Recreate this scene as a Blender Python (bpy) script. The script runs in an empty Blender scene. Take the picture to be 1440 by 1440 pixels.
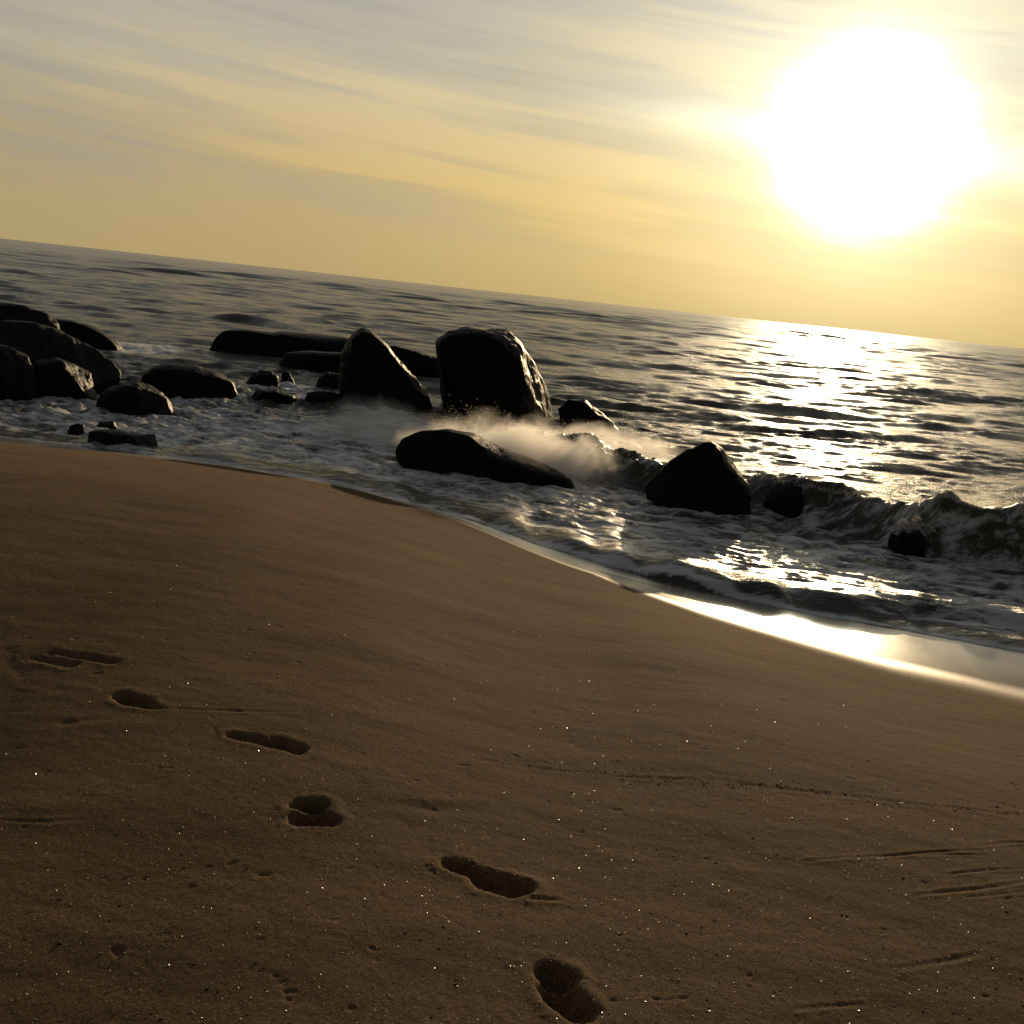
import bpy, bmesh, math, random
import numpy as np
from mathutils import Matrix, Vector

random.seed(7)
rng = np.random.default_rng(11)
SC = bpy.context.scene
COL = SC.collection
R = math.radians

# ------------------------------------------------------------------ camera
PX = 1440.0
HFOV = 50.0
F = 720 / math.tan(R(HFOV / 2))
ROLL = math.atan(155 / 1440.0)
PITCH = math.atan((720 - 412.5) * math.cos(ROLL) / F)
CAM = np.array([0.0, 0.0, 2.8])
fw = np.array([0, math.cos(PITCH), -math.sin(PITCH)])
up0 = np.array([0, math.sin(PITCH), math.cos(PITCH)])
rt0 = np.array([1.0, 0, 0])
cr, sr = math.cos(ROLL), math.sin(ROLL)
CR = cr * rt0 + sr * up0
CU = cr * up0 - sr * rt0

def ray(px, py):
    d = fw * F + CR * (px - 720) - CU * (py - 720)
    return d / np.linalg.norm(d)

def ground(px, py, z=0.0):
    d = ray(px, py)
    return CAM + d * ((z - CAM[2]) / d[2])

cam_d = bpy.data.cameras.new('camera')
cam = bpy.data.objects.new('camera', cam_d)
COL.objects.link(cam)
cam_d.sensor_width = 36
cam_d.lens = 18 / math.tan(R(HFOV / 2))
cam_d.clip_start = 0.05
cam_d.clip_end = 100000
M = Matrix(((CR[0], CU[0], -fw[0], CAM[0]), (CR[1], CU[1], -fw[1], CAM[1]),
            (CR[2], CU[2], -fw[2], CAM[2]), (0, 0, 0, 1)))
cam.matrix_world = M
SC.camera = cam

# ------------------------------------------------------------------ noise
_perm = rng.permutation(512).astype(np.int64)
_g3 = rng.normal(size=(512, 3)); _g3 /= np.linalg.norm(_g3, axis=1)[:, None]

def perlin3(x, y, z):
    xi, yi, zi = np.floor(x).astype(np.int64), np.floor(y).astype(np.int64), np.floor(z).astype(np.int64)
    xf, yf, zf = x - xi, y - yi, z - zi
    u, v, w = [t * t * t * (t * (t * 6 - 15) + 10) for t in (xf, yf, zf)]
    out = 0
    for a in (0, 1):
        wa = u if a else 1 - u
        for b in (0, 1):
            wb = v if b else 1 - v
            for c in (0, 1):
                wc = w if c else 1 - w
                h = _perm[(_perm[(_perm[(xi + a) & 511] + yi + b) & 511] + zi + c) & 511]
                g = _g3[h]
                out = out + wa * wb * wc * (g[..., 0] * (xf - a) + g[..., 1] * (yf - b) + g[..., 2] * (zf - c))
    return out * 1.6

def noise2(x, y, seed=0.0):
    return perlin3(x, y, np.full_like(x, seed * 7.31 + 0.37))

def fbm2(x, y, seed=0.0, octaves=4, gain=0.5):
    s, a, f = 0, 1.0, 1.0
    for k in range(octaves):
        s = s + a * noise2(x * f, y * f, seed + k * 1.7)
        a *= gain; f *= 2.03
    return s

def fbm3(p, f, octaves=4, gain=0.5, seed=0.0):
    s, a = 0, 1.0
    for k in range(octaves):
        s = s + a * perlin3(p[:, 0] * f + seed * 3.1, p[:, 1] * f + seed * 1.3 + k * 5.2, p[:, 2] * f + 11.7)
        a *= gain; f *= 2.07
    return s

def sstep(a, b, x):
    t = np.clip((x - a) / (b - a), 0, 1)
    return t * t * (3 - 2 * t)

# ------------------------------------------------------------------ node helpers
class NT:
    def __init__(s, tree):
        s.t = tree; tree.nodes.clear()
    def n(s, kind, **kw):
        nd = s.t.nodes.new(kind)
        ins = kw.pop('ins', {})
        for k, v in kw.items(): setattr(nd, k, v)
        for k, v in ins.items(): s.put(nd.inputs[k], v)
        return nd
    def put(s, sock, v):
        if isinstance(v, bpy.types.NodeSocket): s.t.links.new(v, sock)
        elif isinstance(v, bpy.types.Node): s.t.links.new(v.outputs[0], sock)
        else: sock.default_value = v
    def math(s, op, a, b=None, c=None, clamp=False):
        nd = s.t.nodes.new('ShaderNodeMath'); nd.operation = op; nd.use_clamp = clamp
        for i, v in enumerate((a, b, c)):
            if v is not None: s.put(nd.inputs[i], v)
        return nd.outputs[0]
    def vmath(s, op, a, b=None):
        nd = s.t.nodes.new('ShaderNodeVectorMath'); nd.operation = op
        for i, v in enumerate((a, b)):
            if v is not None: s.put(nd.inputs[i], v)
        return nd
    def maprange(s, v, a, b, c, d, smooth=False):
        nd = s.t.nodes.new('ShaderNodeMapRange')
        nd.interpolation_type = 'SMOOTHSTEP' if smooth else 'LINEAR'
        for i, q in enumerate((v, a, b, c, d)): s.put(nd.inputs[i], q)
        return nd.outputs[0]
    def mix(s, f, a, b, blend='MIX'):
        nd = s.t.nodes.new('ShaderNodeMix'); nd.data_type = 'RGBA'; nd.blend_type = blend
        nd.clamp_factor = True
        s.put(nd.inputs[0], f); s.put(nd.inputs[6], a); s.put(nd.inputs[7], b)
        return nd.outputs[2]
    def ramp(s, fac, stops, interp='LINEAR'):
        nd = s.t.nodes.new('ShaderNodeValToRGB'); cr_ = nd.color_ramp; cr_.interpolation = interp
        while len(cr_.elements) < len(stops): cr_.elements.new(0.5)
        for e, (p, c) in zip(cr_.elements, stops):
            e.position = p; e.color = (*c, 1) if len(c) == 3 else c
        s.put(nd.inputs[0], fac)
        return nd.outputs[0]
    def noise(s, vec, scale, detail=4, rough=0.5, dist=0.0, dim='3D'):
        nd = s.t.nodes.new('ShaderNodeTexNoise'); nd.noise_dimensions = dim
        s.put(nd.inputs['Vector'], vec)
        nd.inputs['Scale'].default_value = scale; nd.inputs['Detail'].default_value = detail
        nd.inputs['Roughness'].default_value = rough; nd.inputs['Distortion'].default_value = dist
        return nd.outputs[0]

def material(name):
    m = bpy.data.materials.new(name); m.use_nodes = True
    return m, NT(m.node_tree)

def V3(r, g, b): return (r, g, b, 1)

# ------------------------------------------------------------------ sun and sky
SUN = ray(1222, 199)
SUN_EL = math.asin(SUN[2]); SUN_AZ = math.atan2(SUN[0], SUN[1])

def build_world():
    w = bpy.data.worlds.new('World'); SC.world = w; w.use_nodes = True
    k = NT(w.node_tree)
    sky = k.n('ShaderNodeTexSky', sky_type='NISHITA', sun_disc=False)
    sky.sun_elevation = SUN_EL; sky.sun_rotation = SUN_AZ
    sky.air_density = 1.2; sky.dust_density = 3.0; sky.ozone_density = 1.0
    bg1 = k.n('ShaderNodeBackground', ins={'Color': sky.outputs[0], 'Strength': 0.05})
    tc = k.n('ShaderNodeTexCoord').outputs['Generated']
    d = k.vmath('NORMALIZE', tc).outputs[0]
    sp = k.n('ShaderNodeSeparateXYZ', ins={0: d})
    el = k.math('MULTIPLY', k.math('ARCSINE', sp.outputs[2]), 180 / math.pi)
    az = k.math('MULTIPLY', k.math('ARCTAN2', sp.outputs[0], sp.outputs[1]), 180 / math.pi)
    dt = k.vmath('DOT_PRODUCT', d, tuple(SUN)).outputs['Value']
    th = k.math('MULTIPLY', k.math('ARCCOSINE', k.math('MINIMUM', dt, 0.9999999)), 180 / math.pi)
    # thin cirrus in long streaks, sloping gently down towards the sun
    el2 = k.math('ADD', el, k.math('MULTIPLY', az, 0.07))
    sv = k.n('ShaderNodeCombineXYZ', ins={0: k.math('MULTIPLY', az, 0.045), 1: k.math('MULTIPLY', el2, 0.75), 2: 3.3}).outputs[0]
    n1 = k.noise(sv, 1.25, 7, 0.58, 0.25)
    sv2 = k.n('ShaderNodeCombineXYZ', ins={0: k.math('MULTIPLY', az, 0.03), 1: k.math('MULTIPLY', el2, 0.14), 2: 9.1}).outputs[0]
    n2 = k.noise(sv2, 1.0, 4, 0.5, 0.3)
    streak = k.math('ADD', k.math('MULTIPLY', k.math('SUBTRACT', n1, 0.5), 1.0), k.math('MULTIPLY', k.math('SUBTRACT', n2, 0.5), 1.3))
    # veil colour by elevation
    ele = k.maprange(el, -5, 90, 0, 1)
    def P(e): return (e + 5) / 95.0
    veil = k.ramp(ele, [(P(-5), (0.22, 0.15, 0.07)), (P(0), (0.53, 0.395, 0.175)), (P(5), (0.53, 0.415, 0.215)),
                        (P(9), (0.53, 0.475, 0.335)), (P(13), (0.475, 0.45, 0.38)), (P(20), (0.335, 0.332, 0.325)),
                        (P(45), (0.15, 0.16, 0.185)), (P(90), (0.085, 0.10, 0.135))])
    # streaks: brighter warm / greyer
    grey = k.mix(0.5, veil, V3(0.345, 0.335, 0.315), 'MIX')
    warm = k.mix(1.0, veil, V3(1.24, 1.14, 0.98), 'MULTIPLY')
    hi = k.maprange(el, 1.5, 5, 0.0, 1.0, True)
    c1 = k.mix(k.math('MULTIPLY', k.maprange(streak, 0.05, -0.26, 0, 1, True), hi), veil, grey)
    c2 = k.mix(k.math('MULTIPLY', k.maprange(streak, 0.0, 0.24, 0, 1, True), hi), c1, warm)
    # brightness falls away from the sun
    fall = k.ramp(k.maprange(th, 0, 180, 0, 1), [(0.0, (1.4, 1.42, 1.4)), (8 / 180, (1.30, 1.33, 1.3)), (16 / 180, (1.12, 1.13, 1.07)),
                  (28 / 180, (0.97, 0.97, 0.98)), (45 / 180, (0.85, 0.87, 0.92)), (80 / 180, (0.42, 0.45, 0.5)), (1.0, (0.16, 0.18, 0.21))])
    c3 = k.mix(1.0, c2, fall, 'MULTIPLY')
    # aureole of the veiled sun, its outline broken by the streaks
    the = k.math('MULTIPLY', th, k.math('SUBTRACT', 1.0, k.math('MULTIPLY', streak, 0.42)))
    g1 = k.math('MULTIPLY', k.math('EXPONENT', k.math('MULTIPLY', k.math('POWER', k.math('DIVIDE', the, 2.3), 2.0), -1.0)), 26.0)
    g2 = k.math('MULTIPLY', k.math('EXPONENT', k.math('MULTIPLY', k.math('POWER', k.math('DIVIDE', the, 7.2), 2.0), -1.0)), 0.50)
    sc1 = k.vmath('SCALE', (1.0, 0.90, 0.62)); k.put(sc1.inputs['Scale'], g1)
    sc2 = k.vmath('SCALE', (0.80, 0.86, 0.66)); k.put(sc2.inputs['Scale'], g2)
    band = k.math('MULTIPLY', k.math('EXPONENT', k.math('MULTIPLY', k.math('POWER', k.math('DIVIDE', k.math('SUBTRACT', el2, math.degrees(SUN_EL) + .07 * math.degrees(SUN_AZ) - .1), .9), 2.0), -1.0)),
                  k.math('EXPONENT', k.math('MULTIPLY', k.math('POWER', k.math('DIVIDE', th, 8.0), 2.0), -1.0)))
    sc3 = k.vmath('SCALE', (0.75, 0.74, 0.62)); k.put(sc3.inputs['Scale'], band)
    tot = k.vmath('ADD', k.vmath('ADD', k.vmath('ADD', c3, sc1.outputs[0]).outputs[0], sc2.outputs[0]).outputs[0], sc3.outputs[0]).outputs[0]
    bg2 = k.n('ShaderNodeBackground', ins={'Color': tot, 'Strength': 1.0})
    mx = k.n('ShaderNodeMixShader', ins={0: 0.92, 1: bg1.outputs[0], 2: bg2.outputs[0]})
    k.n('ShaderNodeOutputWorld', ins={0: mx.outputs[0]})
    w.cycles.sampling_method = 'MANUAL'; w.cycles.sample_map_resolution = 2048
build_world()

sun_d = bpy.data.lights.new('sun', 'SUN'); sun = bpy.data.objects.new('sun', sun_d); COL.objects.link(sun)
sun_d.energy = 5.0; sun_d.angle = R(0.5); sun_d.color = (1.0, 0.74, 0.42)
sun.rotation_mode = 'QUATERNION'
sun.rotation_quaternion = Vector(SUN).to_track_quat('Z', 'Y')
sun.location = Vector(SUN) * 40

# ------------------------------------------------------------------ shoreline in plan
WL = [(0, 616), (160, 632), (330, 655), (500, 685), (640, 727), (740, 767), (830, 801), (960, 832), (1160, 874), (1300, 897), (1440, 926)]
wlp = np.array([ground(*p)[:2] for p in WL])
wlx = np.concatenate([[-3000, -60, -20], wlp[:, 0], [9, 30, 3000]])
wly = np.concatenate([[wlp[0, 1] + 700, wlp[0, 1] + 14, wlp[0, 1] + 3.6], wlp[:, 1], [wlp[-1, 1] - 1.6, wlp[-1, 1] - 8, wlp[-1, 1] - 900]])
_gx = np.concatenate([np.linspace(-3000, -40, 200), np.arange(-39.9, 40, 0.1), np.linspace(40.1, 3000, 200)])
_gy = np.interp(_gx, wlx, wly)
_m = (abs(_gx) < 40)
ker = np.exp(-np.linspace(-2, 2, 21) ** 2); ker /= ker.sum()
_sm = np.convolve(np.pad(_gy[_m], 10, mode='edge'), ker, mode='valid')
_gy[_m] = _sm
_gs = np.gradient(_gy, _gx)
def shore_d(x, y):          # >0 landward
    return (np.interp(x, _gx, _gy) - y) / np.sqrt(1 + np.interp(x, _gx, _gs) ** 2)
WETX = [wlp[0, 0] - 2, wlp[0, 0], wlp[2, 0], wlp[4, 0], wlp[6, 0], wlp[7, 0], wlp[8, 0], wlp[9, 0], wlp[10, 0], 12]
WETW = [0.7, 0.55, 0.12, 0.05, 0.13, 0.50, 0.85, 0.95, 0.9, 1.0]
def wet_w(x): return np.interp(x, WETX, WETW)

def sand_base(x, y):
    d = shore_d(x, y); w = wet_w(x) * 1.15
    e = np.where(d > 0, 0.5 * ((d - w) + np.sqrt((d - w) ** 2 + 0.45)) - 0.5 * (np.sqrt(w * w + 0.45) - w), 0)
    z = np.where(d < 0, np.maximum(0.022 * np.maximum(d, -1) + 0.12 * np.minimum(d + 1, 0), -3.5), 0.022 * np.minimum(d, w))
    z = z + 1.38 * (1 - np.exp(-e / 6.4))
    q = np.clip(e - 4.0, 0, 16)      # behind the crest the berm tips gently landward
    return z - 0.152 * (q - 2.2 * (1 - np.exp(-q / 2.2)))

def on_sand_many(px, py):
    px = np.asarray(px, float); py = np.asarray(py, float)
    d = fw[None] * F + CR[None] * (px - 720)[:, None] - CU[None] * (py - 720)[:, None]
    z = np.full(len(px), 0.8)
    for _ in range(30):
        t = (z - CAM[2]) / d[:, 2]
        x, y = d[:, 0] * t, d[:, 1] * t
        z = 0.5 * z + 0.5 * sand_base(x, y)
    t = (z - CAM[2]) / d[:, 2]
    return np.stack([d[:, 0] * t, d[:, 1] * t, z], -1)

def on_sand(px, py):
    return on_sand_many([px], [py])[0]

# ------------------------------------------------------------------ mesh helpers
def grid_mesh(name, co, nr, nc, mask=None):
    """co (nr*nc,3) row-major -> mesh"""
    me = bpy.data.meshes.new(name)
    i = np.arange(nr - 1)[:, None] * nc + np.arange(nc - 1)[None, :]
    q = np.stack([i, i + 1, i + nc + 1, i + nc], -1).reshape(-1, 4)
    if mask is not None:
        q = q[mask[q].any(axis=1)]
    used = np.zeros(len(co), bool); used[q] = True
    idx = np.cumsum(used) - 1
    co = co[used]; q = idx[q]
    me.vertices.add(len(co)); me.vertices.foreach_set('co', co.astype(np.float32).ravel())
    me.loops.add(q.size); me.loops.foreach_set('vertex_index', q.astype(np.int32).ravel())
    me.polygons.add(len(q))
    me.polygons.foreach_set('loop_start', np.arange(0, q.size, 4, dtype=np.int32))
    me.polygons.foreach_set('use_smooth', np.ones(len(q), bool))
    me.update(calc_edges=True)
    return me, used

def attr(me, name, vals):
    a = me.attributes.new(name, 'FLOAT', 'POINT'); a.data.foreach_set('value', vals.astype(np.float32))

def link(name, me, mat, kind=None, label=None, cat=None, group=None):
    o = bpy.data.objects.new(name, me); COL.objects.link(o)
    if mat: me.materials.append(mat)
    if kind: o['kind'] = kind
    if label: o['label'] = label
    if cat: o['category'] = cat
    if group: o['group'] = group
    return o

# ------------------------------------------------------------------ sand
A_F = R(37)
az_s = np.concatenate([np.linspace(-math.pi, -A_F, 60)[:-1], np.arange(-A_F, A_F, 0.00115), np.linspace(A_F, math.pi, 60)])
r_s = np.concatenate([np.geomspace(0.05, 1.5, 24)[:-1], np.exp(np.arange(math.log(1.5), math.log(19), 0.0024)), np.geomspace(19, 30000, 70)])

# footprints: capsules given by pixel ends and radii in metres
PRINTS = [
    ([(48, 925, .018, 100, 934, .034), (72, 917, .012, 112, 922, .030), (112, 922, .030, 158, 930, .030)], .024),
    ([(172, 978, .050, 192, 986, .052), (192, 986, .045, 206, 991, .030), (206, 991, .028, 226, 995, .008)], .045),
    ([(329, 1033, .026, 350, 1037, .040), (350, 1037, .036, 385, 1043, .042), (385, 1043, .050, 417, 1052, .052)], .042),
    ([(424, 1131, .046, 446, 1132, .048), (424, 1151, .054, 442, 1150, .058), (442, 1150, .055, 462, 1156, .036)], .050),
    ([(630, 1214, .028, 652, 1221, .042), (652, 1221, .040, 682, 1231, .044), (688, 1238, .062, 722, 1248, .064), (722, 1248, .06, 740, 1249, .03)], .050),
    ([(768, 1366, .042, 792, 1374, .048), (776, 1388, .042, 792, 1398, .048), (788, 1404, .050, 814, 1420, .054)], .052),
]
GROOVES = [
    ([(1130, 1211), (1190, 1207), (1250, 1203), (1330, 1197), (1390, 1196)], .0045, .008), ([(1290, 1203), (1340, 1201), (1380, 1203)], .003, .007),
    ([(1385, 1188), (1420, 1184), (1460, 1184)], .005, .009), ([(1330, 1230), (1395, 1223), (1460, 1222)], .004, .008),
    ([(1290, 1258), (1370, 1250), (1460, 1239)], .0045, .009), ([(1350, 1262), (1460, 1252)], .003, .007),
    ([(1255, 1364), (1320, 1352), (1380, 1340)], .0028, .011), ([(1110, 1420), (1180, 1413), (1220, 1412)], .0025, .009),
    ([(742, 1264), (795, 1266)], .005, .012), ([(222, 995), (330, 1000), (420, 1002)], .003, .012),
    ([(0, 1015), (90, 1017), (160, 1010)], .003, .03), ([(0, 1154), (70, 1155), (130, 1152)], .003, .012),
    ([(520, 1125), (600, 1138), (700, 1140)], .004, .04), ([(-5, 870), (16, 930), (40, 960), (150, 985)], .0025, .03),
    ([(660, 1066), (720, 1076), (850, 1090), (1000, 1097), (1150, 1115), (1280, 1130), (1460, 1149)], .0022, .016),
]
def seg_dist(x, y, a, b):
    ax, ay = a; bx, by = b
    dx, dy = bx - ax, by - ay
    t = np.clip(((x - ax) * dx + (y - ay) * dy) / (dx * dx + dy * dy + 1e-12), 0, 1)
    return np.hypot(x - ax - t * dx, y - ay - t * dy), t

SAND_Z = {}
def settle(g):
    """drop points onto the finished sand surface"""
    r = np.hypot(g[:, 0], g[:, 1]); a = np.arctan2(g[:, 0], g[:, 1])
    i = np.clip(np.searchsorted(r_s, r), 1, len(r_s) - 1); j = np.clip(np.searchsorted(az_s, a), 1, len(az_s) - 1)
    g = g.copy(); g[:, 2] = SAND_Z['z'][i, j]
    return g

def build_sand():
    rr, aa = np.meshgrid(r_s, az_s, indexing='ij')
    x = (rr * np.sin(aa)).ravel(); y = (rr * np.cos(aa)).ravel()
    z = sand_base(x, y)
    d = shore_d(x, y); w = wet_w(x)
    near = (np.hypot(x, y) < 30) & (d > -0.6)
    xn, yn, dn = x[near], y[near], d[near]
    dry = sstep(0.0, 1.5, dn - w[near] * 1.2)
    # broad undulation stretched along the shore, then lumps, then grain
    u = xn * 0.96 - yn * 0.28; v = xn * 0.28 + yn * 0.96
    und = fbm2(u * 0.55, v * 1.5, 2, 4, .5) * 0.0048
    lum = fbm2(u * 3.2, v * 6.5, 5, 4, .55) * 0.0016
    gr = fbm2(xn * 34, yn * 34, 8, 2, .6) * 0.0004
    dz = (und + lum + gr) * (0.06 + 0.94 * dry)
    # pits
    pit = fbm2(xn * 9, yn * 14, 13, 3, .5)
    dz -= dry * 0.0035 * sstep(0.75, 1.05, pit)
    # grooves and debris line
    for pts, dep, wid in GROOVES:
        P = [on_sand(*p)[:2] for p in pts]
        nP = len(P) - 1
        for iP, (a, b) in enumerate(zip(P[:-1], P[1:])):
            lo = np.minimum(a, b) - .3; hi = np.maximum(a, b) + .3
            m = np.where((xn > lo[0]) & (xn < hi[0]) & (yn > lo[1]) & (yn < hi[1]))[0]
            wob = noise2(xn[m] * 5, yn[m] * 5, 21) * 0.03
            ds, _ = seg_dist(xn[m] + wob, yn[m] + wob * .5, a, b)
            mod = (0.5 + 0.9 * noise2(xn[m] * 3, yn[m] * 3, 31)) * np.sin(np.clip((iP + _) / nP, 0, 1) * math.pi) ** .6
            cut = dep * np.clip(mod, 0.0, 1.2) * np.exp(-(ds / wid) ** 2)
            rim = dep * .35 * np.exp(-((ds - 2.1 * wid) / wid) ** 2)
            dz[m] += np.minimum(0, -cut) + rim * (_ > 0) * (_ < 1)
    for pr, deep in PRINTS:
        segs = []
        for (x1, y1, r1, x2, y2, r2) in pr:
            segs.append((on_sand(x1, y1)[:2], r1, on_sand(x2, y2)[:2], r2))
        c = np.mean([(s[0] + s[2]) / 2 for s in segs], axis=0)
        m = np.where(np.hypot(xn - c[0], yn - c[1]) < .8)[0]
        xx, yy = xn[m], yn[m]
        wob = fbm2(xx * 10, yy * 10, 41, 4, .6) * 0.011
        sd = np.full(len(m), 9.0)
        for a, r1, b, r2 in segs:
            ds, t = seg_dist(xx, yy, a, b)
            q = ds - (r1 + (r2 - r1) * t)
            hh = np.clip(0.5 + 0.5 * (sd - q) / 0.022, 0, 1)
            sd = sd * (1 - hh) + q * hh - 0.022 * hh * (1 - hh)
        sd = sd + wob
        dep = 1.5 * deep * (sstep(0.014, -0.030, sd) * .75 + .25 * sstep(-.02, -.05, sd)) * (1 + .35 * fbm2(xx * 13, yy * 13, 43, 3))
        rim = 0.0035 * np.exp(-((sd - 0.032) / 0.024) ** 2) * (0.5 + 1.3 * noise2(xx * 7, yy * 7, 51))
        crumb = .002 * sstep(.25, .7, noise2(xx * 38, yy * 38, 53)) * np.exp(-((sd - .035) / .04) ** 2)
        dz[m] = dz[m] - dep + rim + crumb
    z[near] += dz
    SAND_Z['z'] = z.reshape(len(r_s), len(az_s))
    co = np.stack([x, y, z], -1)
    me, used = grid_mesh('sand', co, len(r_s), len(az_s))
    wet = sstep(3.0, 0.8, d / np.maximum(w, 0.05)) 
    damp = sstep(3.2, 1.2, d / np.maximum(w, 0.05))
    attr(me, 'wet', wet[used]); attr(me, 'damp', damp[used])
    m, k = material('sand')
    geo = k.n('ShaderNodeNewGeometry').outputs['Position']
    wetn = k.n('ShaderNodeAttribute', attribute_name='wet').outputs['Fac']
    dampn = k.n('ShaderNodeAttribute', attribute_name='damp').outputs['Fac']
    g1 = k.noise(geo, 120, 4, 0.7)
    g2 = k.noise(geo, 36, 3, 0.6)
    st = k.n('ShaderNodeMapping', ins={'Vector': geo, 'Rotation': (0, 0, R(22)), 'Scale': (0.55, 2.6, 1.0)}).outputs[0]
    g3 = k.noise(st, 1.1, 5, 0.6)
    g4 = k.noise(geo, 7.0, 3, 0.55)
    base = k.mix(k.maprange(g3, 0.3, 0.7, 0, 1), V3(0.098, 0.058, 0.023), V3(0.195, 0.116, 0.047))
    base = k.mix(k.maprange(g4, 0.4, 0.75, 0, 0.6), base, V3(0.165, 0.090, 0.038))
    grain = k.ramp(g1, [(0.32, (0.25, 0.24, 0.22)), (0.46, (0.8, 0.8, 0.8)), (0.56, (1.1, 1.1, 1.08)), (0.70, (2.3, 2.25, 2.1))])
    base = k.mix(0.85, base, grain, 'MULTIPLY')
    g5 = k.noise(geo, 330, 2, 0.6)
    base = k.mix(0.6, base, k.ramp(g5, [(.3, (.3, .3, .3)), (.5, (.95, .95, .95)), (.68, (2.2, 2.15, 2.0))]), 'MULTIPLY')
    spk = k.ramp(g2, [(0.30, (0.45, 0.42, 0.38)), (0.44, (1, 1, 1))])
    base = k.mix(0.7, base, spk, 'MULTIPLY')
    base = k.mix(k.math('MULTIPLY', dampn, 0.35), base, V3(0.075, 0.046, 0.020))
    base = k.mix(wetn, base, V3(0.085, 0.062, 0.033))
    rough = k.maprange(wetn, 0.0, 1.0, 0.80, 0.10)
    bs = k.maprange(wetn, 0, 0.8, 1.0, 0.02)
    hsum = k.math('ADD', k.math('MULTIPLY', g1, 1.0), k.math('MULTIPLY', g2, 1.2))
    bump = k.n('ShaderNodeBump', ins={'Strength': k.math('MULTIPLY', bs, 0.5), 'Distance': 0.003, 'Height': hsum})
    b = k.n('ShaderNodeBsdfPrincipled', ins={'Base Color': base, 'Roughness': k.maprange(wetn, 0, .8, .88, .22), 'Normal': bump.outputs[0], 'Specular IOR Level': k.maprange(wetn, .1, .8, .5, 1.0), 'IOR': 2.1})
    df = k.n('ShaderNodeBsdfDiffuse', ins={'Color': base, 'Roughness': 0.6, 'Normal': bump.outputs[0]})
    mx = k.n('ShaderNodeMixShader', ins={0: k.math('ADD', k.math('MULTIPLY', wetn, .80), .18), 1: df.outputs[0], 2: b.outputs[0]})
    k.n('ShaderNodeOutputMaterial', ins={0: mx.outputs[0]})
    link('beach_sand', me, m, 'structure', 'brown beach sand sloping to the surf with a line of footprints', 'beach')
build_sand()

# ------------------------------------------------------------------ sea
r_w = np.concatenate([np.exp(np.arange(math.log(6.5), math.log(32), 0.0031)), np.exp(np.arange(math.log(32), math.log(220), 0.0052)),
                      np.exp(np.arange(math.log(220), math.log(40000), 0.011))])
az_w = np.concatenate([np.linspace(-R(110), -A_F, 60)[:-1], np.arange(-A_F, A_F, 0.00125), np.linspace(A_F, R(110), 60)])
_dr = np.gradient(r_w)

def polyline_sd(x, y, pts):
    """distance seaward of an open polyline given left to right, and the parameter along it"""
    best = np.full(x.shape, 1e9); sg = np.zeros(x.shape); par = np.zeros(x.shape)
    for i, (a, b) in enumerate(zip(pts[:-1], pts[1:])):
        ds, t = seg_dist(x, y, a, b)
        cross = (b[0] - a[0]) * (y - a[1]) - (b[1] - a[1]) * (x - a[0])
        m = ds < best
        best = np.where(m, ds, best); sg = np.where(m, np.sign(cross), sg); par = np.where(m, i + t, par)
    return best * sg, par

def smooth_h(par, H):
    i = np.clip(np.floor(par).astype(int), 0, len(H) - 2); f = par - i
    f = f * f * (3 - 2 * f); H = np.array(H)
    return H[i] * (1 - f) + H[i + 1] * f

# breaking waves: foot line in pixels, height per point, front length, back length, foam
BORES = [
    ([(960, 700), (1060, 722), (1150, 741), (1215, 757), (1260, 772), (1305, 782), (1360, 792), (1440, 807), (1530, 828), (1700, 870)],
     [.0, .56, .52, .48, .60, .82, .66, .78, .84, .8], .50, .8, .24, .05),
    ([(640, 640), (700, 648), (800, 662), (880, 680), (930, 694), (1000, 705)], [.0, .45, .5, .40, .3, .0], .4, 1.0, .5, .14),
    ([(780, 772), (860, 800), (960, 822), (1080, 846), (1160, 858), (1300, 872), (1440, 896), (1560, 920)], [0, .05, .09, .10, .11, .12, .12, .1], .22, .6, .3, .05),
    ([(740, 556), (800, 566), (900, 580), (1000, 590), (1060, 600)], [0, .12, .14, .10, 0], .5, 1.6, .12, .03),
    ([(1010, 601), (1080, 608), (1180, 618), (1290, 622), (1370, 630)], [0, .10, .16, .13, 0], .5, 1.4, .10, .03),
    ([(940, 615), (1010, 632), (1080, 640), (1140, 650)], [0, .10, .10, 0], .4, 1.0, .35, .05),
    ([(1140, 648), (1200, 655), (1290, 662), (1420, 680), (1500, 690)], [0, .06, .08, .05, 0], .35, .8, .3, .04),
    ([(180, 432), (330, 452), (480, 470)], [0, .22, 0], 1.5, 4, .15, .03),
    ([(330, 452), (480, 458), (640, 470), (800, 492)], [0, .22, .2, 0], 1.5, 4, .1, .03),
    ([(1150, 540), (1250, 552), (1440, 570), (1500, 575)], [0, .22, .26, 0], .8, 2, .1, .03),
]
ROCK_FOAM = [(20, 560, 2.2), (150, 560, 1.8), (180, 490, 2.0), (280, 560, 1.6), (200, 590, 1.4), (390, 545, 1.8), (440, 560, 1.8), (540, 590, 2.2),
             (720, 610, 2.2), (860, 640, 2.0), (980, 715, 1.2), (700, 680, 1.6), (1270, 785, .8), (1110, 735, .8), (170, 625, .8)]

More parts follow.
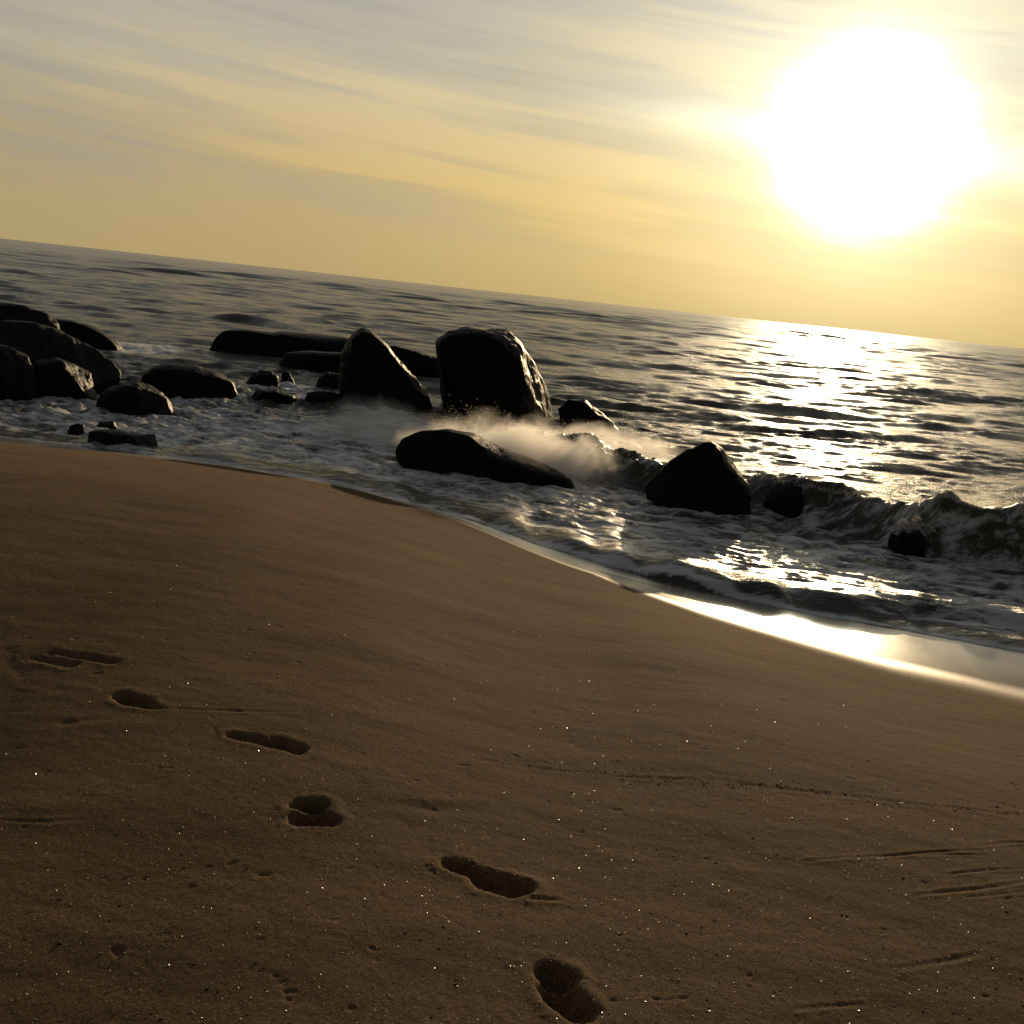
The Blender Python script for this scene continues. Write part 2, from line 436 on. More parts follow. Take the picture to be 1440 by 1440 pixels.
def build_sea():
    rr, aa = np.meshgrid(r_w, az_w, indexing='ij')
    dr = np.repeat(_dr[:, None], len(az_w), 1).ravel()
    r = rr.ravel()
    x = (rr * np.sin(aa)).ravel(); y = (rr * np.cos(aa)).ravel()
    dd = -shore_d(x, y)
    keep = dd > -1.2
    x0, y0 = x.copy(), y.copy()
    z = np.zeros_like(x); sx = np.zeros_like(x); sy = np.zeros_like(x)
    amp_near = 0.10 + 0.9 * sstep(1.0, 9.0, dd)
    lam = np.concatenate([np.exp(rng.uniform(math.log(0.24), math.log(7), 190)), np.exp(rng.uniform(math.log(6.5), math.log(70), 90))])
    for L in lam:
        th = rng.normal(0, 0.30 if L < 7 else 0.2) + 0.04
        kx, ky = math.sin(th), -math.cos(th)
        kk = 2 * math.pi / L
        a = (0.0135 * L / (1 + L / 1.1) if L < 7 else 0.0056 * L / (1 + L / 9) ** .6) * rng.uniform(.5, 1.3)
        wgt = sstep(1.8, 4.0, L / dr) * amp_near
        if L > 7: wgt = (2.5 if L < 14 else 1.1) * wgt * (0.05 + 0.95 * sstep(L * 7, L * 22, r))
        if L < 7: wgt = wgt * (1 - .15 * sstep(45, 20, r))
        ph = kk * (kx * x0 + ky * y0) + rng.uniform(0, 6.28)
        z += a * wgt * np.cos(ph)
        s_ = np.sin(ph) * a * wgt * 0.8
        sx -= kx * s_; sy -= ky * s_
    # patches of stronger and weaker chop
    gust = 0.75 + 0.6 * noise2(x0 * 0.05, y0 * 0.10, 3)
    z *= np.clip(gust, 0.3, 1.5)
    # backwash ripples between breaker and beach: sharp-crested, stretched along the shore
    u = x0 * 0.93 - y0 * 0.36; v = x0 * 0.36 + y0 * 0.93
    nz = r < 40
    ripm = np.zeros_like(x); rip = np.zeros_like(x)
    un, vn = u[nz], v[nz]
    wr = noise2(un * .5, vn * .5, 61) * .5
    r1 = 1 - 2.0 * np.abs(noise2(un * .8 + wr, vn * 2.6 + wr, 62))
    r2 = 1 - 2.0 * np.abs(noise2(un * 1.9 - wr, vn * 5.6, 63))
    r3 = fbm2(un * 3.5, vn * 8.0, 64, 3, .5)
    rip[nz] = 0.050 * (r1 - .4) + 0.024 * (r2 - .4) + 0.009 * r3
    ripm = sstep(0.25, 1.4, dd) * sstep(11, 5, dd)
    z += rip * ripm
    foam = 0.62 * sstep(0.1, 0.8, dd) * sstep(9.0, 3.5, dd) + 0.05
    # lapping edge: a low dark-fronted swash step
    ed = noise2(x0 * .55, np.zeros_like(x0), 71) ; ed2 = noise2(x0 * 2.6, np.zeros_like(x0), 72)
    dj = dd - 0.20 * ed - 0.05 * ed2 - np.interp(x0, [-12, -4, 0, 2.0, 6], [.05, .05, .12, .34, .22])
    eh = np.interp(x0, [-12, -5, -1, 1.0, 2.5, 6], [0.03, 0.05, .06, .08, .06, .05]) * np.clip(1 + .8 * ed2, .4, 1.6)
    step = eh * sstep(0.0, 0.30, dj) * np.exp(-np.maximum(0, dj - .3) / 1.1)
    z = z * sstep(0, .6, dj) + step
    z = np.where(dj < 0, np.minimum(z, -0.022 * np.maximum(dd, 0) - 0.02) - 0.25 * np.clip(-dj, 0, 5), z)
    foam += 0.75 * np.exp(-((dj - .05) / .10) ** 2)
    thin = sstep(0.5, 0.0, dj)
    dark = np.zeros_like(x)
    for pts, H, fl, bl, fo, lump in BORES:
        P = [ground(*p)[:2] for p in pts]
        P0 = np.array(P); c = P0.mean(0); rad = np.max(np.hypot(*(P0 - c).T)) + 12
        m = np.where(np.hypot(x0 - c[0], y0 - c[1]) < rad)[0]
        xx, yy = x0[m], y0[m]
        wob = .22 * noise2(xx * .8, yy * .8, 81) + .08 * noise2(xx * 2.6, yy * 2.6, 82)
        s, par = polyline_sd(xx, yy, P)
        endf = np.ones_like(s)
        s = s + wob
        h = smooth_h(par, H)
        lm = fbm2(xx * 1.5, yy * 1.5, 83, 4, .45)
        lm2 = np.abs(fbm2(xx * 4.5, yy * 4.5, 84, 3, .6))
        prof = sstep(0, fl, s) * np.exp(-(np.maximum(0, s - fl) / bl) ** 2)
        hh = h * prof * (1 + 2.4 * lump * lm) + lump * (lm2 - .25) * .40 * prof * sstep(0.05, .3, h)
        z[m] += np.maximum(hh, -.05)
        pk = sstep(fl * .3, fl, s) * np.exp(-(np.maximum(0, s - fl * 1.3) / (bl * .8)) ** 2) * sstep(0.02, .2, h)
        foam[m] = np.maximum(foam[m], fo * pk)
        sx[m] *= 1 - .9 * prof; sy[m] *= 1 - .9 * prof
    for px, py, rad in ROCK_FOAM:
        c = ground(px, py)
        q = np.hypot(x0 - c[0], (y0 - c[1]) * .7) / rad
        foam = np.maximum(foam, .75 * np.exp(-q ** 2))
        z += 0.05 * np.exp(-q ** 2) * fbm2(x0 * 3, y0 * 3, 91, 2)
    # whitecap patches out at sea, mostly left of the boulders
    wc = noise2(x0 * .10 + 3, y0 * .22, 95)
    foam += .26 * sstep(.15, .5, wc) * sstep(18, 26, y0) * sstep(90, 50, y0)
    co = np.stack([x0 + sx, y0 + sy, z], -1)
    kp = keep & (dj > -0.9)
    me, used = grid_mesh('sea', co, len(r_w), len(az_w), kp)
    attr(me, 'foam', np.clip(foam, 0, 1)[used])
    attr(me, 'rough', np.interp(r, [0, 25, 80, 300, 3000, 40000], [.09, .11, .15, .19, .23, .26])[used])
    attr(me, 'fine', np.interp(r, [0, 15, 40, 120, 400], [.8, 1, 1, .9, .8])[used])
    m, k = material('sea_water')
    geo = k.n('ShaderNodeNewGeometry').outputs['Position']
    fo = k.n('ShaderNodeAttribute', attribute_name='foam').outputs['Fac']
    ro = k.n('ShaderNodeAttribute', attribute_name='rough').outputs['Fac']
    fi = k.n('ShaderNodeAttribute', attribute_name='fine').outputs['Fac']
    rot = k.n('ShaderNodeMapping', ins={'Vector': geo, 'Rotation': (0, 0, R(21)), 'Scale': (1.0, 2.6, 1.0)}).outputs[0]
    f1 = k.noise(rot, 1.4, 7, 0.62, 0.6)
    f2 = k.noise(rot, 6.0, 5, 0.65, 0.4)
    pat = k.math('ADD', k.math('MULTIPLY', f1, .65), k.math('MULTIPLY', f2, .35))
    thr = k.math('SUBTRACT', 0.80, k.math('MULTIPLY', fo, 0.50))
    mask = k.maprange(k.math('SUBTRACT', pat, thr), -0.05, 0.11, 0, 1, True)
    b1 = k.noise(rot, 3.5, 5, 0.6)
    b2 = k.noise(rot, 16.0, 4, 0.6)
    b3 = k.noise(rot, .9, 6, 0.68)
    hsum = k.math('ADD', k.math('ADD', k.math('MULTIPLY', b1, 1.0), k.math('MULTIPLY', b2, .25)), k.math('MULTIPLY', b3, k.math('MULTIPLY', k.math('SUBTRACT', 1.0, fi), 12.0)))
    bump = k.n('ShaderNodeBump', ins={'Strength': 1.0, 'Distance': k.math('MULTIPLY', fi, .09), 'Height': hsum})
    wat = k.n('ShaderNodeBsdfPrincipled', ins={'Base Color': V3(0.058, 0.053, 0.032), 'Roughness': ro, 'IOR': 1.33,
              'Specular IOR Level': 0.40, 'Normal': bump.outputs[0]})
    fb = k.n('ShaderNodeBump', ins={'Strength': .8, 'Distance': 0.03, 'Height': f2})
    fbd = k.n('ShaderNodeBsdfPrincipled', ins={'Base Color': V3(0.74, 0.72, 0.68), 'Roughness': .32, 'Specular IOR Level': .6, 'Normal': fb.outputs[0]})
    mx = k.n('ShaderNodeMixShader', ins={0: k.math('MULTIPLY', mask, .72), 1: wat.outputs[0], 2: fbd.outputs[0]})
    k.n('ShaderNodeOutputMaterial', ins={0: mx.outputs[0]})
    link('sea', me, m, 'structure', 'dark rippled sea with breaking waves and foam', 'sea')
build_sea()

# ------------------------------------------------------------------ rocks
def rock_material():
    m, k = material('wet_rock')
    geo = k.n('ShaderNodeNewGeometry').outputs['Position']
    n1 = k.noise(geo, 1.3, 6, .6); n2 = k.noise(geo, 7, 6, .65); n3 = k.noise(geo, 38, 3, .6)
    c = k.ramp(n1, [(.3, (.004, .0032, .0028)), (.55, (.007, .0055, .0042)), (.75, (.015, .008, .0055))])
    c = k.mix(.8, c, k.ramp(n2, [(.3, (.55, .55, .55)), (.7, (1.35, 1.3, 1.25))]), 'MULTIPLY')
    h = k.math('ADD', n2, k.math('MULTIPLY', n3, .2))
    bump = k.n('ShaderNodeBump', ins={'Strength': .5, 'Distance': .06, 'Height': h})
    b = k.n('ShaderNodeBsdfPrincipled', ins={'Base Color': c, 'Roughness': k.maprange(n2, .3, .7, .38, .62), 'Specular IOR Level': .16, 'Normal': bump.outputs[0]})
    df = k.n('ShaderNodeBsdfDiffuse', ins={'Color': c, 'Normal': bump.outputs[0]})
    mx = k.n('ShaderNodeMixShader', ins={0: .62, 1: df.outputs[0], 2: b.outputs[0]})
    k.n('ShaderNodeOutputMaterial', ins={0: mx.outputs[0]})
    return m
ROCK = rock_material()

_ico = {}
def icosphere(sub):
    if sub not in _ico:
        bm = bmesh.new(); bmesh.ops.create_icosphere(bm, subdivisions=sub, radius=1)
        bm.verts.ensure_lookup_table()
        co = np.array([v.co[:] for v in bm.verts]); f = np.array([[v.index for v in fa.verts] for fa in bm.faces]); bm.free()
        _ico[sub] = (co, f)
    return _ico[sub]

def tri_mesh(name, co, f, smooth=True):
    me = bpy.data.meshes.new(name)
    n = f.shape[1]
    me.vertices.add(len(co)); me.vertices.foreach_set('co', co.astype(np.float32).ravel())
    me.loops.add(f.size); me.loops.foreach_set('vertex_index', f.astype(np.int32).ravel())
    me.polygons.add(len(f)); me.polygons.foreach_set('loop_start', np.arange(0, f.size, n, dtype=np.int32))
    me.polygons.foreach_set('use_smooth', np.full(len(f), smooth, bool))
    me.update(calc_edges=True)
    return me

def rock(outline, label, base_y=None, depth=0.8, rough=.05, seed=1, sub=6, power=.72, sunk=.35, clips=5, lean=0.0, floor=0.0, cuts=()):
    """outline: pixel silhouette; the stone stands at the distance of its lowest pixel and has its own thickness"""
    op = np.array(outline, float)
    low = op[np.argmax(op[:, 1] - 0.1076 * op[:, 0])]
    bx, by = low[0], (low[1] if base_y is None else base_y)
    g = ground(bx, by, floor)
    dirh = np.array([g[0], g[1]]); D = np.linalg.norm(dirh); dirh /= D
    # size from width
    wpx = op[:, 0].max() - op[:, 0].min()
    half_w = 0.5 * wpx * D / F
    dep = depth * half_w
    D2 = D + dep * .75
    c0 = dirh * D2
    side = np.array([dirh[1], -dirh[0]])
    loc = []
    for px, py in op:
        d = ray(px, py); t = D2 / (d[0] * dirh[0] + d[1] * dirh[1])
        p = CAM + d * t
        loc.append((p[0] * side[0] + p[1] * side[1], p[2]))
    loc = np.array(loc)
    zmax = loc[:, 1].max(); 
    cut = floor + max(0.10, 0.2 * (zmax - floor))
    loc2 = loc.copy()
    lowm = loc[:, 1] < cut
    loc2[lowm, 1] = floor - sunk
    cu = 0.5 * (loc[:, 0].max() + loc[:, 0].min()); cz = floor + 0.30 * (zmax - floor)
    # radial outline about (cu,cz)
    pv = loc2 - [cu, cz]
    NT_ = 720
    ths = np.linspace(-math.pi, math.pi, NT_, endpoint=False)
    dv = np.stack([np.cos(ths), np.sin(ths)], -1)
    rad = np.zeros(NT_)
    for i in range(len(pv)):
        a, b = pv[i], pv[(i + 1) % len(pv)]
        e = b - a
        den = dv[:, 0] * e[1] - dv[:, 1] * e[0]
        with np.errstate(divide='ignore', invalid='ignore'):
            t = (a[0] * e[1] - a[1] * e[0]) / den
            s = (a[0] * dv[:, 1] - a[1] * dv[:, 0]) / den
        ok = (np.abs(den) > 1e-12) & (t > 0) & (s >= -1e-6) & (s <= 1 + 1e-6)
        rad = np.where(ok, np.maximum(rad, t), rad)
    kk = np.exp(-np.linspace(-2, 2, 13) ** 2); kk /= kk.sum()
    rad = np.convolve(np.concatenate([rad[-6:], rad, rad[:6]]), kk, mode='valid')
    sp, f = icosphere(sub)
    th = np.arctan2(sp[:, 2], sp[:, 0])
    r = np.interp(th, np.append(ths, math.pi), np.append(rad, rad[0]))
    s = np.hypot(sp[:, 0], sp[:, 2])
    sN = np.clip(s, 1e-6, 1)
    e = sN ** np.where(sp[:, 1] < 0, power * .72, power)
    p = np.stack([r * np.cos(th) * e, np.sign(sp[:, 1]) * np.abs(sp[:, 1]) ** .85 * dep, r * np.sin(th) * e], -1)
    rs = np.random.default_rng(seed)
    size = half_w
    for _ in range(clips):
        n = np.array([rs.normal(0, .55), rs.choice([-1, -1, 1]) * rs.uniform(.5, 1), rs.normal(.15, .5)]); n /= np.linalg.norm(n)
        q = p @ n
        lim = q.max() * rs.uniform(.62, .86)
        p -= np.outer(np.maximum(0, q - lim) * .85, n)
    for n, fr in cuts:
        n = np.array(n, float); n /= np.linalg.norm(n); q = p @ n
        p -= np.outer(np.maximum(0, q - q.max() * fr) * .95, n)
    p[:, 1] += lean * p[:, 2]
    nrm = p / (np.linalg.norm(p, axis=1)[:, None] + 1e-9)
    amp = 1.35 * rough * min(size, (zmax - floor) * 1.2)
    ds = fbm3(p, 1.1 / size, 5, .52, seed) + .5 * (-np.abs(fbm3(p, 2.3 / size, 3, .5, seed + 9)))
    p = p + nrm * (amp * ds)[:, None]
    P = np.empty_like(p)
    P[:, 0] = side[0] * p[:, 0] + dirh[0] * p[:, 1]
    P[:, 1] = side[1] * p[:, 0] + dirh[1] * p[:, 1]
    P[:, 2] = p[:, 2]
    org = np.array([c0[0] + side[0] * cu, c0[1] + side[1] * cu, floor])
    P[:, 2] += cz - floor
    me = tri_mesh('boulder', P, f)
    o = link('boulder', me, ROCK, None, label, 'rock', 'dark boulders in the surf')
    o.location = org
    return o

rock([(612, 500), (613, 476), (630, 464), (655, 459), (690, 460), (712, 465), (728, 478), (745, 500), (760, 522), (765, 540), (785, 568), (797, 585),
      (760, 597), (700, 590), (650, 578), (626, 562), (617, 530)],
     'tallest blunt boulder with a golden sunlit right flank, rising from spray', seed=3, depth=.8, rough=.05, sunk=.6, power=.5, clips=3, cuts=[((.92, -.16, .36), .80)])
rock([(480, 560), (477, 520), (480, 492), (492, 472), (508, 461), (522, 465), (545, 485), (560, 505), (580, 530), (605, 557), (625, 572), (560, 578), (500, 575)],
     'upright dark boulder with pointed top and long right slope, left of the tallest boulder', seed=4, depth=.8, rough=.05, sunk=.6, power=.66)
rock([(905, 684), (925, 664), (948, 645), (966, 632), (988, 621), (1003, 621), (1018, 632), (1036, 655), (1053, 680), (1064, 707), (1030, 708), (1000, 724), (960, 712), (930, 692)],
     'pyramid shaped black rock standing in foam before the sun glitter', seed=5, depth=.75, rough=.045, sunk=.4, power=.7)
rock([(1074, 706), (1080, 690), (1092, 682), (1108, 677), (1124, 679), (1140, 693), (1148, 715), (1151, 736), (1120, 727), (1095, 716)],
     'small rounded black rock just right of the pyramid shaped rock', seed=6, depth=.9, rough=.035, sunk=.3, sub=5)
rock([(1246, 768), (1252, 750), (1268, 742), (1288, 744), (1302, 757), (1307, 784), (1280, 780)],
     'small black rock at the foot of the breaking wave, splashed by a water plume', seed=7, depth=.9, rough=.045, sunk=.3, sub=5)
rock([(548, 640), (560, 618), (590, 605), (630, 603), (665, 609), (690, 622), (720, 638), (770, 654), (810, 668), (828, 682), (760, 684), (690, 675), (620, 662), (570, 652)],
     'long low black ledge in front of the spray below the two tall boulders', seed=8, depth=.42, rough=.05, sunk=.3, power=.7)
rock([(784, 575), (800, 562), (822, 562), (845, 580), (868, 602), (880, 612), (830, 612), (795, 606)],
     'low brown rock half veiled by spray at the right foot of the tallest boulder', seed=9, depth=.7, rough=.06, sunk=.3, sub=5)
rock([(540, 512), (548, 484), (580, 492), (612, 502), (640, 512), (650, 535), (600, 532)],
     'low dark slab seen in the gap between the two tall boulders', seed=10, depth=.5, rough=.05, sunk=.3, sub=5)
rock([(287, 488), (296, 472), (310, 463), (345, 463), (385, 468), (395, 466), (440, 469), (490, 474), (505, 482), (500, 500), (440, 500), (380, 503), (320, 497)],
     'long flat topped black slab farthest out, left of the tall boulders', seed=11, depth=.45, rough=.05, sunk=.3, power=.6)
rock([(380, 510), (400, 496), (440, 493), (490, 495), (515, 500), (520, 519), (460, 522), (410, 520)],
     'low smooth brown ledge in front of the long flat topped slab', seed=12, depth=.4, rough=.04, sunk=.3, sub=5)
rock([(196, 545), (200, 528), (215, 515), (240, 510), (275, 512), (305, 522), (330, 537), (350, 556), (300, 560), (240, 556), (205, 551)],
     'broad low dome of black rock in the middle of the left surf', seed=13, depth=.6, rough=.04, sunk=.35, power=.7)
rock([(132, 578), (134, 560), (150, 546), (170, 538), (192, 535), (212, 542), (235, 560), (258, 582), (220, 586), (165, 582)],
     'black humped rock in front of the broad low dome', seed=14, depth=.65, rough=.06, sunk=.3, power=.72)
rock([(-90, 560), (-85, 440), (-40, 420), (10, 425), (45, 432), (68, 440), (78, 452), (90, 480), (60, 520), (0, 540)],
     'large black slab at the back of the left rock pile, wet glint on its tip', base_y=535, seed=15, depth=.6, rough=.05, sunk=.5)
rock([(30, 480), (50, 456), (74, 448), (100, 450), (125, 457), (148, 468), (168, 483), (185, 491), (130, 492)],
     'smooth black hump behind the left rock pile, sloping into foam', seed=16, depth=.6, rough=.05, sunk=.3, sub=5, base_y=490)
rock([(-60, 540), (-40, 450), (0, 446), (50, 456), (100, 472), (140, 490), (165, 508), (176, 524), (164, 540), (120, 548)],
     'sloping reddish black rock across the middle of the left rock pile', base_y=546, seed=17, depth=.5, rough=.05, sunk=.4)
rock([(10, 552), (28, 520), (48, 506), (80, 503), (105, 511), (128, 526), (150, 556), (100, 560), (40, 560)],
     'round black rock in the front row of the left rock pile', seed=18, depth=.6, rough=.05, sunk=.3)
rock([(-60, 560), (-50, 500), (-10, 486), (20, 490), (42, 500), (50, 520), (52, 545), (45, 560), (0, 558)],
     'black boulder at the near end of the left rock pile with a small wet sparkle', seed=19, depth=.75, rough=.06, sunk=.3)
rock([(92, 606), (97, 599), (110, 595), (118, 597), (122, 607), (115, 611), (100, 609)],
     'tiny rock with a bright wet glint at the edge of the sand', seed=20, depth=.8, rough=.07, sunk=.15, sub=5)
rock([(118, 618), (125, 607), (145, 604), (175, 607), (200, 612), (222, 611), (226, 626), (190, 630), (150, 625)],
     'flat black rock lying in shallow foam nearest the sand', seed=21, depth=.5, rough=.07, sunk=.15, sub=5)
rock([(128, 598), (140, 593), (160, 592), (170, 595), (168, 602), (140, 603)],
     'thin low rock just behind the flat black rock near the sand', seed=22, depth=.5, rough=.07, sunk=.12, sub=5)
rock([(342, 538), (352, 526), (366, 520), (380, 522), (392, 530), (398, 541), (370, 543)],
     'jagged small dark rock amid foam right of the broad low dome', seed=23, depth=.7, rough=.12, sunk=.2, sub=5)
rock([(392, 533), (398, 522), (408, 524), (420, 535), (410, 540)],
     'little pointed rock touching the jagged small rock amid foam', seed=24, depth=.8, rough=.12, sunk=.2, sub=5)
rock([(440, 545), (450, 532), (462, 524), (480, 525), (490, 545), (465, 547)],
     'jagged small rock at the left foot of the upright boulder', seed=25, depth=.7, rough=.12, sunk=.2, sub=5)
rock([(345, 556), (360, 547), (390, 548), (415, 556), (425, 566), (380, 566)],
     'low black rock awash in front of the jagged small rocks', seed=26, depth=.6, rough=.09, sunk=.2, sub=5)
rock([(424, 566), (432, 552), (455, 548), (480, 556), (490, 570), (455, 572)],
     'low black rock awash before the upright boulder', seed=27, depth=.6, rough=.09, sunk=.2, sub=5)

# ------------------------------------------------------------------ spray (mist as volumes, plume as droplets)
def spray(name, pts, height, depth, density, label, seed, freq=1.6, aniso=.35):
    """a lumpy closed cloud over the water along a line of pixel points"""
    P = np.array([ground(*p)[:2] for p in pts]); c = P.mean(0)
    co, f = icosphere(4)
    ln = P[-1] - P[0]; L = np.linalg.norm(ln); ax = ln / L; bx = np.array([-ax[1], ax[0]])
    p = np.empty_like(co)
    q = co.copy()
    q *= (1 + .12 * fbm3(co, 1.6, 3, .5, seed))[:, None]
    p[:, 0] = ax[0] * q[:, 0] * L * .5 + bx[0] * q[:, 1] * depth * .5
    p[:, 1] = ax[1] * q[:, 0] * L * .5 + bx[1] * q[:, 1] * depth * .5
    p[:, 2] = np.where(q[:, 2] > 0, q[:, 2] * height, q[:, 2] * .12)
    me = tri_mesh(name, p, f)
    m, k = material(name)
    tc = k.n('ShaderNodeTexCoord').outputs['Object']
    n1 = k.noise(tc, freq, 5, .62, .5)
    # falloff inside the cloud's own ellipsoid
    sp = k.n('ShaderNodeSeparateXYZ', ins={0: tc})
    uu = k.math('DIVIDE', k.math('ADD', k.math('MULTIPLY', sp.outputs[0], float(ax[0])), k.math('MULTIPLY', sp.outputs[1], float(ax[1]))), L * .5)
    vv = k.math('DIVIDE', k.math('ADD', k.math('MULTIPLY', sp.outputs[0], float(bx[0])), k.math('MULTIPLY', sp.outputs[1], float(bx[1]))), depth * .5)
    ww = k.math('DIVIDE', sp.outputs[2], height)
    rr = k.math('SQRT', k.math('ADD', k.math('ADD', k.math('POWER', uu, 2.0), k.math('POWER', vv, 2.0)), k.math('POWER', ww, 2.0)))
    edge = k.math('SUBTRACT', 1.0, rr)
    dn = k.maprange(k.math('ADD', k.math('MULTIPLY', edge, .75), k.math('SUBTRACT', n1, .58)), 0.0, .32, 0, 1, True)
    vol = k.n('ShaderNodeVolumePrincipled', ins={'Color': V3(.97, .95, .92), 'Density': k.math('MULTIPLY', dn, density), 'Anisotropy': aniso})
    k.n('ShaderNodeOutputMaterial', ins={1: vol.outputs[0]})
    o = link(name, me, m, 'stuff', label, 'spray')
    o.location = (c[0], c[1], 0)
    return o

spray('sea_spray', [(540, 640), (900, 680)], 1.0, 2.7, 1.9, 'pale sunlit spray bursting over the long low ledge', 1, 1.5)
spray('sea_mist', [(390, 606), (650, 632)], .95, 1.8, .9, 'thin grey mist drifting before the upright boulder', 2, 1.2)
spray('sea_mist', [(690, 622), (990, 668)], .75, 2.6, 1.3, 'low golden mist between the tallest boulder and the pyramid rock', 3, 1.4)
spray('sea_spray', [(1040, 706), (1300, 752)], .72, .9, 4.0, 'thin spray along the crest of the breaking wave', 4, 3.0)
spray('sea_spray', [(1230, 752), (1500, 795)], 1.0, .7, 3.5, 'lumpy spray thrown up over the high end of the breaking wave', 5, 2.6)

def droplets(name, mat, pts, sizes, label, cat, kind='stuff', flat=1.0, facets=False):
    oc = np.array([(1, 0, 0), (-1, 0, 0), (0, 1, 0), (0, -1, 0), (0, 0, 1), (0, 0, -1)], float) * [1, 1, flat]
    of = np.array([(0, 2, 4), (2, 1, 4), (1, 3, 4), (3, 0, 4), (2, 0, 5), (1, 2, 5), (3, 1, 5), (0, 3, 5)])
    n = len(pts)
    oc = np.repeat(oc[None], n, 0) * rng.uniform(.6, 1.3, (n, 6, 1))
    if facets:      # each grain turned its own way
        Q, _ = np.linalg.qr(rng.normal(size=(n, 3, 3))); oc = np.einsum('nij,nkj->nki', Q, oc)
    co = (pts[:, None, :] + oc * sizes[:, None, None]).reshape(-1, 3)
    f = (of[None] + np.arange(n)[:, None, None] * 6).reshape(-1, 3)
    return link(name, tri_mesh(name, co, f, not facets), mat, kind, label, cat)

def drop_mat():
    m, k = material('water_drops')
    b = k.n('ShaderNodeBsdfPrincipled', ins={'Base Color': V3(.75, .73, .68), 'Roughness': .2, 'Specular IOR Level': .5})
    t = k.n('ShaderNodeBsdfTranslucent', ins={'Color': V3(.8, .76, .68)})
    mx = k.n('ShaderNodeMixShader', ins={0: .5, 1: b.outputs[0], 2: t.outputs[0]})
    k.n('ShaderNodeOutputMaterial', ins={0: mx.outputs[0]})
    return m
DROP = drop_mat()
# drops flung off the breaker crest and over the ledge
pts = []; szs = []
cl = [ground(*p) for p in [(1060, 722), (1150, 741), (1215, 757), (1260, 772), (1305, 782), (1360, 792), (1440, 807), (1530, 828)]]
hs = [.55, .52, .55, .75, .95, .75, .9, .95]
for _ in range(1500):
    t = random.uniform(0, len(cl) - 1.001); i = int(t); q = t - i
    b = cl[i] * (1 - q) + cl[i + 1] * q; h = hs[i] * (1 - q) + hs[i + 1] * q
    pts.append((b[0] + random.gauss(0, .1), b[1] + .45 + random.gauss(0, .15), h * (.92 + abs(random.gauss(0, .05)))))
    szs.append(random.uniform(.003, .009))
droplets('spray_drops', DROP, np.array(pts), np.array(szs), 'fine drops flying off the crest of the breaking wave', 'spray')
pts = []; szs = []
a, b = ground(600, 655), ground(900, 690)
for _ in range(1200):
    q = random.random(); c = a * (1 - q) + b * q
    pts.append((c[0] + random.gauss(0, .1), c[1] + .9 + random.gauss(0, .3), .45 + .25 * math.sin(q * 9) * .4 + random.gauss(.12, .16)))
    szs.append(random.uniform(.003, .010))
droplets('spray_drops', DROP, np.array(pts), np.array(szs), 'bright drops scattered through the spray behind the long low ledge', 'spray')
# plume over the small rock: arcs of drops
pts = []; szs = []
b0 = ground(1275, 782)
for s in range(9):
    aa = random.uniform(-1.2, 1.2); sp_ = random.uniform(.28, .5)
    for q in np.linspace(0, 1, 60):
        zz = .30 + sp_ * math.cos(aa * .8) * 1.3 * q - .40 * q * q
        pts.append((b0[0] + math.sin(aa) * sp_ * q * .9 + random.gauss(0, .012), b0[1] + .1 + random.gauss(0, .03), zz + random.gauss(0, .01)))
        szs.append(random.uniform(.004, .011))
droplets('water_plume', DROP, np.array(pts), np.array(szs), 'small fan of splashing water above the rock at the foot of the breaking wave', 'splash')

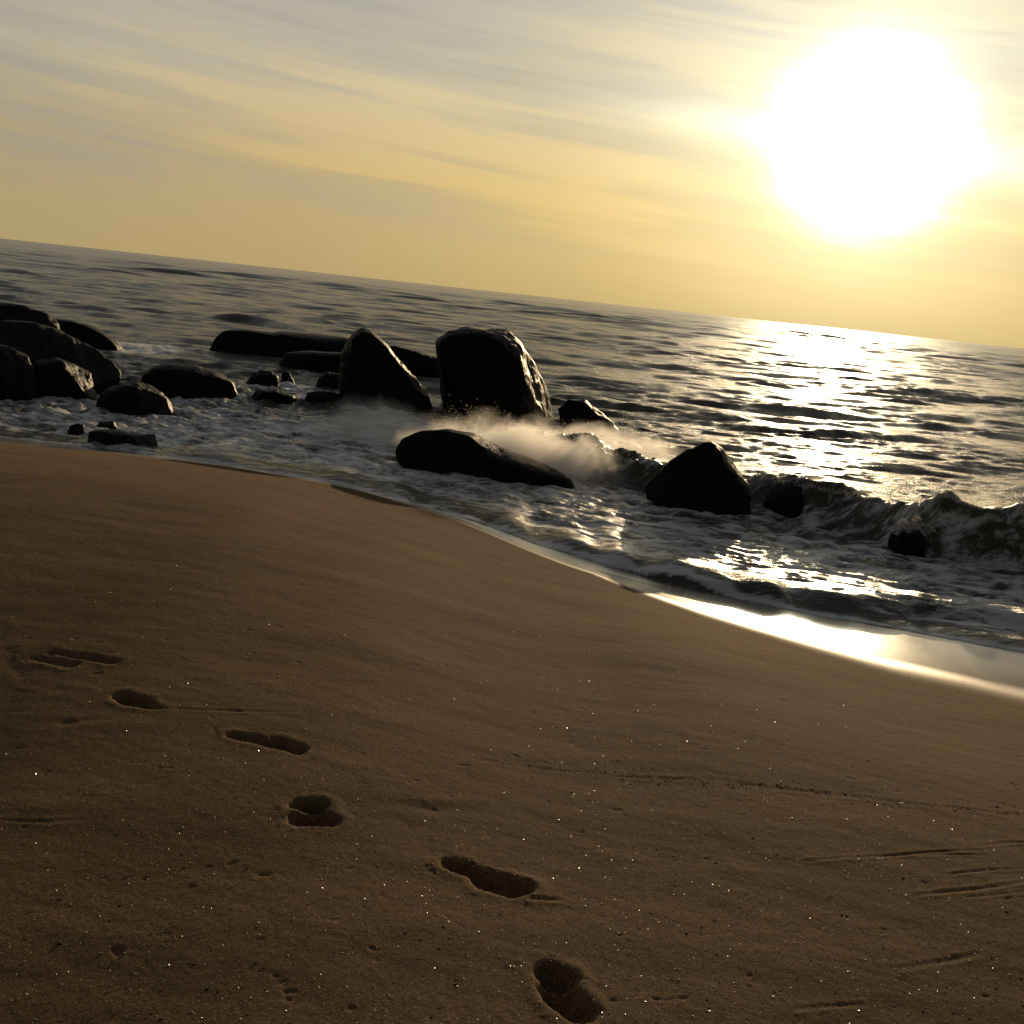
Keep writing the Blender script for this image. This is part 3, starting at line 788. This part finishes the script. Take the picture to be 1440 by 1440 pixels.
# ------------------------------------------------------------------ grit and debris on the sand
def grit_mats():
    m1, k = material('pale_grit')
    b = k.n('ShaderNodeBsdfPrincipled', ins={'Base Color': V3(.60, .50, .36), 'Roughness': .33, 'Specular IOR Level': 1.0, 'IOR': 1.6})
    k.n('ShaderNodeOutputMaterial', ins={0: b.outputs[0]})
    m2, k = material('dark_debris')
    b = k.n('ShaderNodeBsdfDiffuse', ins={'Color': V3(.026, .017, .010)})
    k.n('ShaderNodeOutputMaterial', ins={0: b.outputs[0]})
    return m1, m2
PALE, DARK = grit_mats()
def sand_points(n, ylo, yhi, xlo=-60, xhi=1500, bias=None):
    px = rng.uniform(xlo, xhi, n * 6); py = rng.uniform(ylo, yhi, n * 6)
    if bias is not None:
        k_ = rng.uniform(0, 1, n * 6) < bias(px, py); px, py = px[k_], py[k_]
    g = on_sand_many(px, py)
    ok = shore_d(g[:, 0], g[:, 1]) > wet_w(g[:, 0]) * 1.3 + .2
    return g[ok][:n]
g = sand_points(30000, 760, 1500, bias=lambda x, y: np.exp(-((x - 1000) / 520) ** 2 - ((y - 1050) / 330) ** 2) * .85 + .15)
g = settle(g)
droplets('shell_grit', PALE, g, np.clip(rng.lognormal(-6.75, .5, len(g)), .0006, .0045), 'pale glinting shell grit scattered over the sand', 'grit', flat=.8, facets=True)
g = sand_points(1100, 680, 1500)
L = np.array([(660, 1066), (720, 1076), (850, 1090), (1000, 1097), (1150, 1115), (1280, 1130), (1460, 1149)], float)
t = rng.uniform(0, 1, 2600); xs = L[0, 0] + (L[-1, 0] - L[0, 0]) * t
ys = np.interp(xs, L[:, 0], L[:, 1]) + rng.normal(0, 1, len(xs)) * rng.uniform(.6, 6.5, len(xs)) + 3 * np.sin(xs * .021) + 1.5 * np.sin(xs * .057)
keep = noise2(xs * .02, xs * 0, 77) > -.25
wr = on_sand_many(xs[keep], ys[keep])
g = settle(np.concatenate([g, wr]))
sz = np.concatenate([np.clip(rng.lognormal(-5.7, .45, len(g) - len(wr)), .0015, .009), np.clip(rng.lognormal(-6.15, .55, len(wr)), .001, .009)])
droplets('beach_debris', DARK, g, sz, 'dark specks of weed and grit lying on the sand and along the tide line', 'debris', flat=.3)

# ------------------------------------------------------------------ render settings
vs = SC.view_settings
vs.view_transform = 'Standard'; vs.look = 'None'; vs.gamma = 1; vs.exposure = 0
SC.render.engine = 'CYCLES'
SC.cycles.use_denoising = True
SC.cycles.sample_clamp_indirect = 4
SC.cycles.sample_clamp_direct = 40
SC.cycles.volume_bounces = 2
SC.cycles.max_bounces = 8
SC.cycles.filter_width = 1.5
